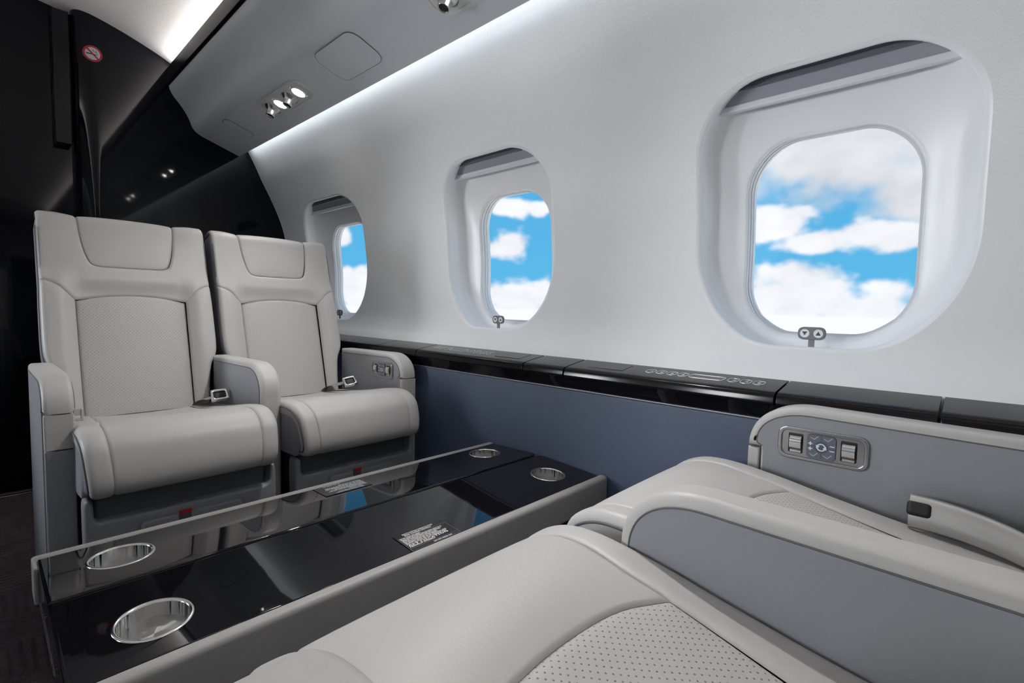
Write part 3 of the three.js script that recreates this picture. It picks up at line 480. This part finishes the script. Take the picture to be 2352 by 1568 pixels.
const shellGeo = (() => { const half = [...outerEdge.slice(2), [HW, 0.45], [HW, 0.52], [HW, 0.598], [0.2155, 0.614], [0.205, 0.622], [0.1, 0.624], [0, 0.624]], pl = [...rev(mirX(half)), ...[]], loop = [...half, ...rev(mirX(half)).slice(1)]; loop.push(loop[0]);
  const f = along(loop), st = { y: Math.cos(0.2818), f: -Math.sin(0.2818) }, prof = [[0.986, 0.006], [1.0, 0.001], [1.004, -0.006], [1.004, -0.020], [1.004, -0.085], [0.98, -0.103], [0.9, -0.110], [0.0, -0.112]];
  return surf(180, prof.map((_, i) => i), (u, j) => { const p = f(u), [k, h0] = prof[j], h = h0 - (j < 4 ? 0.024 * smoothstep(p[1], 0.57, 0.613) : 0), x = p[0] * k, t = 0.3 + (p[1] - 0.3) * k; return [x, 0.53 + st.y * t + -st.f * h, -0.405 + st.f * t + st.y * h, u, h]; }, true); })();
const backPipe = (() => { const half = [...outerEdge.slice(3), [HW, 0.5], [HW, 0.58]]; const y = (p, h) => { const c = Math.cos(0.2818), s = Math.sin(0.2818); return [p[0], 0.53 + c * p[1] + s * h, -0.405 - s * p[1] + c * h]; }; return half.map((p) => y([p[0] + 0.0012, p[1]], -0.009)); })();
// ---- cushion
const CUSH = baseCurve([[-0.46, 0.522], [-0.38, 0.529], [-0.26, 0.541], [-0.15, 0.558], [-0.06, 0.574], [0.02, 0.583], [0.075, 0.578], [0.117, 0.554], [0.137, 0.512], [0.143, 0.478], [0.137, 0.455], [0.118, 0.441], [0.07, 0.436], [0.0, 0.436]]);
const tOfF = (f) => { let a = 0, b = 0.50; for (let i = 0; i < 40; i++) { const m = (a + b) / 2; if (CUSH.at(m).f < f) a = m; else b = m; } return a; };
const T0 = 0.0, T1 = CUSH.len - 0.03, TC = tOfF(0.02), TR = tOfF(0.137);
const xsAt = (t) => lerp(lerp(0.128, 0.150, smoothstep(t, 0.1, tOfF(-0.06))), 0.160, smoothstep(t, tOfF(-0.06), TR)) - 0.012 * smoothstep(t, TR, T1);
const hwAt = (t) => 0.2055 - 0.016 * smoothstep(t, TR - 0.02, T1);
const seamF = smooth([[-0.150, tOfF(-0.098)], [-0.1, tOfF(-0.072)], [-0.04, tOfF(-0.061)], [0.04, tOfF(-0.061)], [0.1, tOfF(-0.072)], [0.150, tOfF(-0.098)]], 40);
const edgeX = (ta, tb, n = 40) => Array.from({ length: n + 1 }, (_, i) => { const t = lerp(ta, tb, i / n); return [xsAt(t), t]; });
const tSide = tOfF(-0.098), eFront = edgeX(tSide, T1), eRear = edgeX(T0, tSide);
seamF[0][0] = -xsAt(tSide); seamF[seamF.length - 1][0] = xsAt(tSide);
const dish = (x, t) => -0.010 * (1 - (x / 0.15) ** 2) * (1 - smoothstep(t, tOfF(-0.12), tOfF(0.03)));
const cushGeo = {
  front: panel(CUSH, seamF, [[-xsAt(T1), T1], [xsAt(T1), T1]], mirX(eFront), eFront, { seams: [seamF, eFront, mirX(eFront)], puff: 0.002, dep: 0.003, w: 0.006, nu: 64, nv: 96, bulge: dish }),
  rear: panel(CUSH, [[-xsAt(T0), T0], [xsAt(T0), T0]], seamF, mirX(eRear), eRear, { seams: [seamF, eRear, mirX(eRear)], puff: 0.004, dep: 0.0035, w: 0.009, nu: 52, nv: 52, bulge: dish }),
};
function bolsterGeo() {
  const R = 0.015, side = 0.02, qs = [0, 0.008, 0.016, 0.03, 0.05, 0.09, 0.14, 0.2, 0.3, 0.4, 0.5, 0.58, 0.64, 0.70, 0.76, 0.82, 0.88, 0.94, 1];
  return surf(qs, Array.from({ length: 91 }, (_, i) => i / 90), (q, v) => {
    const t = lerp(T0, T1, v), xs = xsAt(t), hw = hwAt(t), w = hw - xs, p = CUSH.at(t); let x, h;
    if (q < 0.58) { const d = (q / 0.58) * (w - R); x = xs + d; h = -0.003 * Math.max(0, 1 - d / 0.006) ** 2 + 0.002 * Math.sin((Math.PI / 2) * clamp(d / 0.02, 0, 1)); }
    else if (q < 0.94) { const a = ((q - 0.58) / 0.36) * (Math.PI / 2); x = hw - R + R * Math.sin(a); h = 0.002 + R * Math.cos(a) - R; }
    else { x = hw; h = 0.002 - R - ((q - 0.94) / 0.06) * side; }
    return [x, p.y + p.ny * h, p.f + p.nf * h, x + h, t];
  });
}
cushGeo.bolster = bolsterGeo();
cushGeo.side = (() => { // flat side wall under the piping, filled towards the middle of the section
  const ring = Array.from({ length: 61 }, (_, i) => { const t = lerp(0.02, T1, i / 60), p = CUSH.at(t), h = -0.031; return [p.f + p.nf * h, p.y + p.ny * h, hwAt(t)]; });
  return surf(60, 4, (u, v, i) => { const r = ring[i], yb = 0.438; return [r[2] - 0.002 + 0.001 * v, lerp(r[1], Math.min(r[1], yb), v), lerp(r[0], Math.min(r[0], 0.085), v), r[0], r[1]]; });
})();
cushGeo.pipe = Array.from({ length: 46 }, (_, i) => { const t = lerp(0.1, T1, i / 45), p = CUSH.at(t), h = -0.0135; return [hwAt(t) + 0.0008, p.y + p.ny * h, p.f + p.nf * h]; });
cushGeo.under = box(0.36, 0.05, 0.50, 0.012, 0, 0.468, -0.16);
// ---- arms: side outline in (f, y)
const armOutline = (top, y0, nose = 0.088, back = -0.44, front = 0) => { const s = new THREE.Shape(); s.moveTo(back, y0); s.lineTo(front - 0.001, y0); if (y0 < top - nose) s.lineTo(front, top - nose); s.bezierCurveTo(front, top - nose * 0.40, front - nose * 0.45, top, front - nose * 1.2, top); s.lineTo(back, top - 0.006); s.closePath(); return s; };
const armEx = (shape, x0, x1, bev) => remap(ex(shape, x1 - x0, bev, 0.7, 4, 20), (x, y, z) => [z, y, x]).translate(x0, 0, 0);
function armLine(top, y0, inset, nose = 0.088, back = -0.42, front = 0) { // piping path along an arm's side face
  const s = armOutline(top, y0, nose, back, front).getPoints(24), pts = []; for (const p of s) pts.push([p.x, p.y]);
  const line0 = pts.slice(1, -1), al = along(line0), line = Array.from({ length: 71 }, (_, i) => al(i / 70)); return line.map(([f, y], i) => { const a = line[Math.max(0, i - 1)], b = line[Math.min(line.length - 1, i + 1)], dx = b[0] - a[0], dy = b[1] - a[1], l = Math.hypot(dx, dy) + 1e-9; return [f - (dy / l) * inset, y + (dx / l) * inset]; });
}
const keypadTex = (mirror) => canvasTex(256, 256, (x) => {
  if (mirror) { x.translate(256, 0); x.scale(-1, 1); }
  x.fillStyle = '#5b616b'; x.fillRect(0, 0, 256, 256); x.strokeStyle = '#3d424b'; x.lineWidth = 7; x.beginPath(); x.moveTo(128, 0); x.lineTo(128, 256); x.moveTo(0, 128); x.lineTo(256, 128); x.stroke();
  x.fillStyle = '#454b55'; x.beginPath(); x.arc(128, 128, 66, 0, 7); x.fill();
  x.strokeStyle = '#d9dbe0'; x.lineWidth = 13; x.beginPath(); x.arc(128, 128, 36, -2.9, 0.1); x.stroke(); x.beginPath(); x.arc(128, 128, 36, 0.25, 3.25); x.stroke();
  x.fillStyle = '#d9dbe0'; x.beginPath(); x.moveTo(78, 104); x.lineTo(84, 146); x.lineTo(116, 118); x.fill(); x.beginPath(); x.moveTo(178, 152); x.lineTo(172, 110); x.lineTo(140, 138); x.fill();
  x.fillRect(8, 94, 40, 11); x.fillRect(22, 80, 11, 40); x.fillRect(8, 150, 40, 11); x.fillRect(22, 136, 11, 40); x.fillRect(204, 96, 44, 9); x.fillRect(204, 148, 44, 9);
  x.lineWidth = 7; x.strokeStyle = '#aab0b6';
  for (const [px, py] of [[24, 40], [150, 40], [24, 226], [150, 226]]) { x.beginPath(); x.moveTo(px, py - 12); x.lineTo(px + 38, py + 10); x.lineTo(px + 74, py - 30); x.stroke(); x.fillStyle = '#2f8a62'; x.fillRect(px + 34, py - 14, 16, 9); }
});
const keyMat = [false, true].map((m) => std({ map: keypadTex(m), roughness: 0.35 }));
// base shroud outline seen from the front
const shroudShape = () => { const s = new THREE.Shape(); s.moveTo(-0.197, 0.005); s.lineTo(0.208, 0.005); s.lineTo(0.210, 0.38); s.quadraticCurveTo(0.210, 0.424, 0.204, 0.428); s.lineTo(0.195, 0.428); s.lineTo(0.193, 0.39); s.quadraticCurveTo(0.192, 0.374, 0.176, 0.374); s.lineTo(-0.166, 0.374); s.quadraticCurveTo(-0.180, 0.374, -0.181, 0.39); s.lineTo(-0.182, 0.415); s.quadraticCurveTo(-0.184, 0.428, -0.192, 0.428); s.quadraticCurveTo(-0.200, 0.426, -0.199, 0.40); s.closePath(); return s; };
const seatGeo = { shroud: move(ex(shroudShape(), 0.05, 0.008, 0.7, 4, 12), 0, 0, 0.035), plinth: box(0.37, 0.12, 0.44, 0.008, 0.006, 0.39, -0.165), body: box(0.34, 0.36, 0.44, 0.015, 0, 0.183, -0.19), pocket: move(ex(roundRect(0.222, 0.24, 0.014, 0.010, 0.2365), 0.014, 0.006, 0.7, 4, 10), 0, 0, 0.082), };
function seat(opt) {
  const { x, z, near, arms, label } = opt, dir = near ? -1 : 1;
  const t = thing('cabin_seat', label, 'seat', [x, 0, z], undefined);
  const F = (g) => (near ? flipZ(g) : g), P = (n, g, m, parent = t, l) => part(n, (Array.isArray(g) ? g : [g]).map(F), m, parent, l);
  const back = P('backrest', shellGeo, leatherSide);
  P('headrest', backGeo.headrest, leather, back); P('yoke', backGeo.yoke, leather, back); P('perforated_panel', backGeo.center, perforated, back, 'perforated leather insert');
  P('side_bolster', backGeo.wing, leather, back); P('side_bolster', flipX(backGeo.wing), leather, back);
  P('piping', [tube(backPipe, 0.0022, 120), flipX(tube(backPipe, 0.0022, 120))], piping, back);
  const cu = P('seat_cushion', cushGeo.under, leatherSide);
  P('front_panel', cushGeo.front, leather, cu); P('perforated_panel', cushGeo.rear, perforated, cu, 'perforated leather insert');
  P('side_bolster', cushGeo.bolster, leather, cu); P('side_bolster', flipX(cushGeo.bolster), leather, cu);
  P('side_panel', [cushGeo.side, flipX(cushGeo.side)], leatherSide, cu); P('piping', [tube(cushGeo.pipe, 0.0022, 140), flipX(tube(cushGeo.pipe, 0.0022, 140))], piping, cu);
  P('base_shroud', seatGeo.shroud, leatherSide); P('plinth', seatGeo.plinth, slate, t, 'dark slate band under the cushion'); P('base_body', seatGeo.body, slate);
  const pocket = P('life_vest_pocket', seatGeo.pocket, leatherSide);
  P('pull_tab', [box(0.026, 0.010, 0.003, 0.001, -0.012, 0.3595, 0.0985)], redTag, pocket, 'red pull tab'); P('tab_strap', box(0.026, 0.06, 0.002, 0.0006, -0.012, 0.325, 0.0965), slate, pocket);
  for (const a of arms) {
    const top = a.top ?? opt.top;
    const [x0, x1] = [a.x0 - x, a.x1 - x], inL = x0 - 0.0006, inR = x1 + 0.0006;
    if (a.kind === 'fixed') {
      const arm = P('armrest', armEx(armOutline(top, 0.02), x0, x1, 0.014), leather);
      for (const s of [inL, inR]) P('piping', tube(armLine(top, 0.30, 0.0165).map(([f, y]) => [s, y, f]), 0.0012, 150), piping, arm);
      for (const [sa, sb] of [[x0 - 0.0008, x0 + 0.01], [x1 - 0.01, x1 + 0.0008]]) { const o = armLine(top, 0.04, 0.0165); P('side_panel', armEx(poly([...o, [-0.42, 0.04]]), sa, sb, 0.0006), leatherSide, arm); }
      continue;
    }
    const F0 = -0.023, body = armOutline(top, 0.6135).getPoints(20).map((p) => [p.x, p.y]).filter((p, i, l) => i && i < l.length - 1);
    const pad = P('armrest', armEx(poly([[-0.44, 0.02], [F0, 0.02], [F0, 0.6135], ...body]), x0, x1, 0.010), leather);
    const so = [[F0 - 0.006, 0.04], [F0 - 0.006, 0.606], [F0 - 0.0045, 0.6165], [F0 + 0.0055, 0.622], ...armLine(top, 0.625, 0.0155)];
    for (const [sa, sb] of [[x0 - 0.0008, x0 + 0.01], [x1 - 0.01, x1 + 0.0008]]) P('side_panel', armEx(poly([...so, [-0.42, 0.04]]), sa, sb, 0.0006), leatherSide, pad);
    for (const s of [inL, inR]) P('piping', tube(so.slice(2).map(([f, y]) => [s, y, f]), 0.0012, 150), piping, pad);
    P('front_block', armEx(poly([[F0 + 0.0015, 0.5325], [-0.0005, 0.5325], [-0.0005, 0.6105], [F0 + 0.0015, 0.6105]]), x0 + 0.001, x1 - 0.001, 0.004), leather, pad);
    P('front_panel', armEx(poly([[F0 + 0.0015, 0.012], [-0.0005, 0.012], [-0.0005, 0.5295], [F0 + 0.0015, 0.5295]]), x0 + 0.001, x1 - 0.001, 0.004), leatherSide, pad);
    if (!a.panel) continue;
    // seat control let into the inner face, at (f, y)
    const fc = -0.1265, yc = 0.634, face = (g) => F(remap(g, (px, py, pz) => [-pz, py, px]).translate(x0 - 0.0012, yc, fc)), C = (n, g, m, parent) => part(n, face(g), m, parent);
    const ring = roundRect(0.142, 0.060, 0.018); ring.holes.push(roundRect(0.128, 0.047, 0.013, 0, 0, new THREE.Path()));
    const ctl = C('seat_control', ex(ring, 0.005, 0.002, 0.7, 4, 10), bezelSteel, t); ctl.userData.label = 'silver seat control with two rollers and keypad';
    const plate = roundRect(0.130, 0.049, 0.013); for (const s of [-1, 1]) plate.holes.push(roundRect(0.024, 0.036, 0.002, s * 0.0415, 0, new THREE.Path())); C('plate', ex(plate, 0.0018, 0.0004), bezelSteel, ctl);
    C('recess', new THREE.PlaneGeometry(0.124, 0.044).translate(0, 0, 0.0002), black, ctl);
    for (const s of [-1, 1]) { const r = new THREE.CylinderGeometry(0.0135, 0.0135, 0.019, 32).rotateZ(Math.PI / 2).scale(1, 1, 0.55).translate(s * 0.0415, 0.001, 0.0015); C('roller', r, chrome, ctl); C('stop', box(0.019, 0.0045, 0.003, 0.001, s * 0.0415, -0.0155, 0.001), satin, ctl); }
    const kg = new THREE.ShapeGeometry(roundRect(0.044, 0.042, 0.007)), kp = kg.attributes.position, ku = kg.attributes.uv; for (let i = 0; i < kp.count; i++) ku.setXY(i, 0.5 + kp.getX(i) / 0.044, 0.5 + kp.getY(i) / 0.042);
    const k = C('keypad', ex(roundRect(0.046, 0.044, 0.008), 0.004, 0.001), plasticDark, ctl); C('key_face', kg.translate(0, 0, 0.0043), keyMat[near ? 1 : 0], k);
  }
  return t;
}
const ARM_A = { x0: 0.088, x1: 0.142, kind: 'pad' }, ARM_M = { x0: 0.545, x1: 0.602, kind: 'fixed' }, ARM_W = { x0: 1.022, x1: 1.082, kind: 'pad', panel: true };
seat({ x: 0.341, z: -1.48, near: false, arms: [ARM_A, ARM_M], top: 0.694, label: 'left of the two grey leather seats facing the camera, beside the aisle' });
seat({ x: 0.803, z: -1.48, near: false, arms: [ARM_W], top: 0.698, label: 'right of the two grey leather seats facing the camera, beside the window wall' });
seat({ x: 0.341, z: -0.316, near: true, arms: [{ ...ARM_A, x0: 0.076, x1: 0.134, top: 0.682 }, ARM_M], top: 0.664, label: 'pale leather seat in the foreground, its perforated cushion cut off by the bottom edge' });
seat({ x: 0.803, z: -0.316, near: true, arms: [{ ...ARM_W, x0: 1.034, x1: 1.088 }], top: 0.702, label: 'foreground seat against the window wall with a silver seat control in its armrest' });

// ------------------------------------------------------------------ seat belts
function beltBuckle(label, m4, strapPts) {
  const b = thing('seat_belt', label, 'seat belt');
  const body = new THREE.Shape(); body.moveTo(-0.026, -0.019); body.quadraticCurveTo(0, -0.024, 0.026, -0.019); body.lineTo(0.023, 0.019); body.quadraticCurveTo(0, 0.022, -0.023, 0.019); body.closePath(); body.holes.push(roundRect(0.032, 0.024, 0.005, 0, -0.001, new THREE.Path()));
  part('buckle', ex(body, 0.016, 0.004, 0.7, 3, 12).applyMatrix4(m4), chrome, b); part('release', box(0.030, 0.022, 0.010, 0.003, 0, -0.001, 0.0075).applyMatrix4(m4), black, b);
  part('strap', surf(1, 24, (u, v) => { const c = new THREE.CatmullRomCurve3(strapPts.map((p) => new THREE.Vector3(...p))), p = c.getPoint(v); return [p.x + (u - 0.5) * 0.040, p.y + (u - 0.5) * 0.01, p.z, u * 0.04, v * 0.1]; }), webbing, b);
}
const pose = (x, y, z, rx, ry, rz) => new THREE.Matrix4().compose(new THREE.Vector3(x, y, z), new THREE.Quaternion().setFromEuler(new THREE.Euler(rx, ry, rz, 'YXZ')), new THREE.Vector3(1, 1, 1));
beltBuckle('silver belt buckle lying on the left far seat, against its middle armrest', pose(0.515, 0.571, -1.745, -0.75, -0.25, 0.12), [[0.505, 0.566, -1.76], [0.50, 0.562, -1.80], [0.495, 0.545, -1.86], [0.49, 0.52, -1.90]]);
beltBuckle('silver belt buckle lying on the right far seat, below the wall armrest', pose(0.975, 0.571, -1.765, -0.75, -0.35, 0.25), [[0.962, 0.566, -1.78], [0.95, 0.562, -1.82], [0.94, 0.545, -1.87], [0.935, 0.52, -1.90]]);
{
  const b = thing('seat_belt', 'belt tongue poking out beside the outer armrest of the left far seat', 'seat belt');
  part('tongue', [box(0.045, 0.018, 0.006, 0.003, 0.158, 0.572, -1.72), box(0.006, 0.032, 0.006, 0.002, 0.178, 0.564, -1.717), box(0.03, 0.006, 0.006, 0.002, 0.165, 0.552, -1.717)], satin, b);
  part('strap', surf(1, 10, (u, v) => [0.150 + u * 0.02, 0.575 - 0.03 * v, -1.73 - 0.14 * v]), webbing, b);
}
{
  const b = thing('seat_belt', 'brushed metal belt buckle on the foreground seat beside the window wall', 'seat belt');
  const C = new THREE.CatmullRomCurve3([[0.990, 0.570, -0.058], [0.986, 0.569, -0.01], [0.976, 0.560, 0.05], [0.962, 0.545, 0.10]].map((p) => new THREE.Vector3(...p)));
  const steel = std({ color: L(0.52, 0.51, 0.49), roughness: 0.36, metalness: 1 });
  const at3 = (u, v, k) => { const p = C.getPoint(v), w = 0.027 - 0.004 * v, a = (u - 0.5) * Math.PI * 0.9, sx = Math.sin(a) * w, n = (Math.cos(a) * 0.011 + k); return [p.x + 0.42 * sx - 0.88 * n, p.y + 0.88 * sx + 0.42 * n, p.z, u, v]; };
  part('buckle', [surf(24, 24, (u, v) => at3(u, v, 0)), surf(24, 24, (u, v) => at3(u, v, -0.009)), surf(24, 1, (u, v) => at3(u, 0, -0.009 * v))], steel, b);
  part('release', new RoundedBoxGeometry(0.012, 0.022, 0.030, 3, 0.0055).rotateZ(-0.45).translate(0.9815, 0.576, -0.046), black, b);
  part('strap', surf(1, 16, (u, v) => [0.958 + (u - 0.5) * 0.025 - 0.01 * v, 0.545 + (u - 0.5) * 0.034 - 0.03 * v, 0.095 + 0.10 * v, u * 0.042, v * 0.12]), webbing, b);
}
for (const o of scene.children) o.traverse((q) => { if (q.isMesh) q.castShadow = q.receiveShadow = true; });
renderer.render(scene, camera);
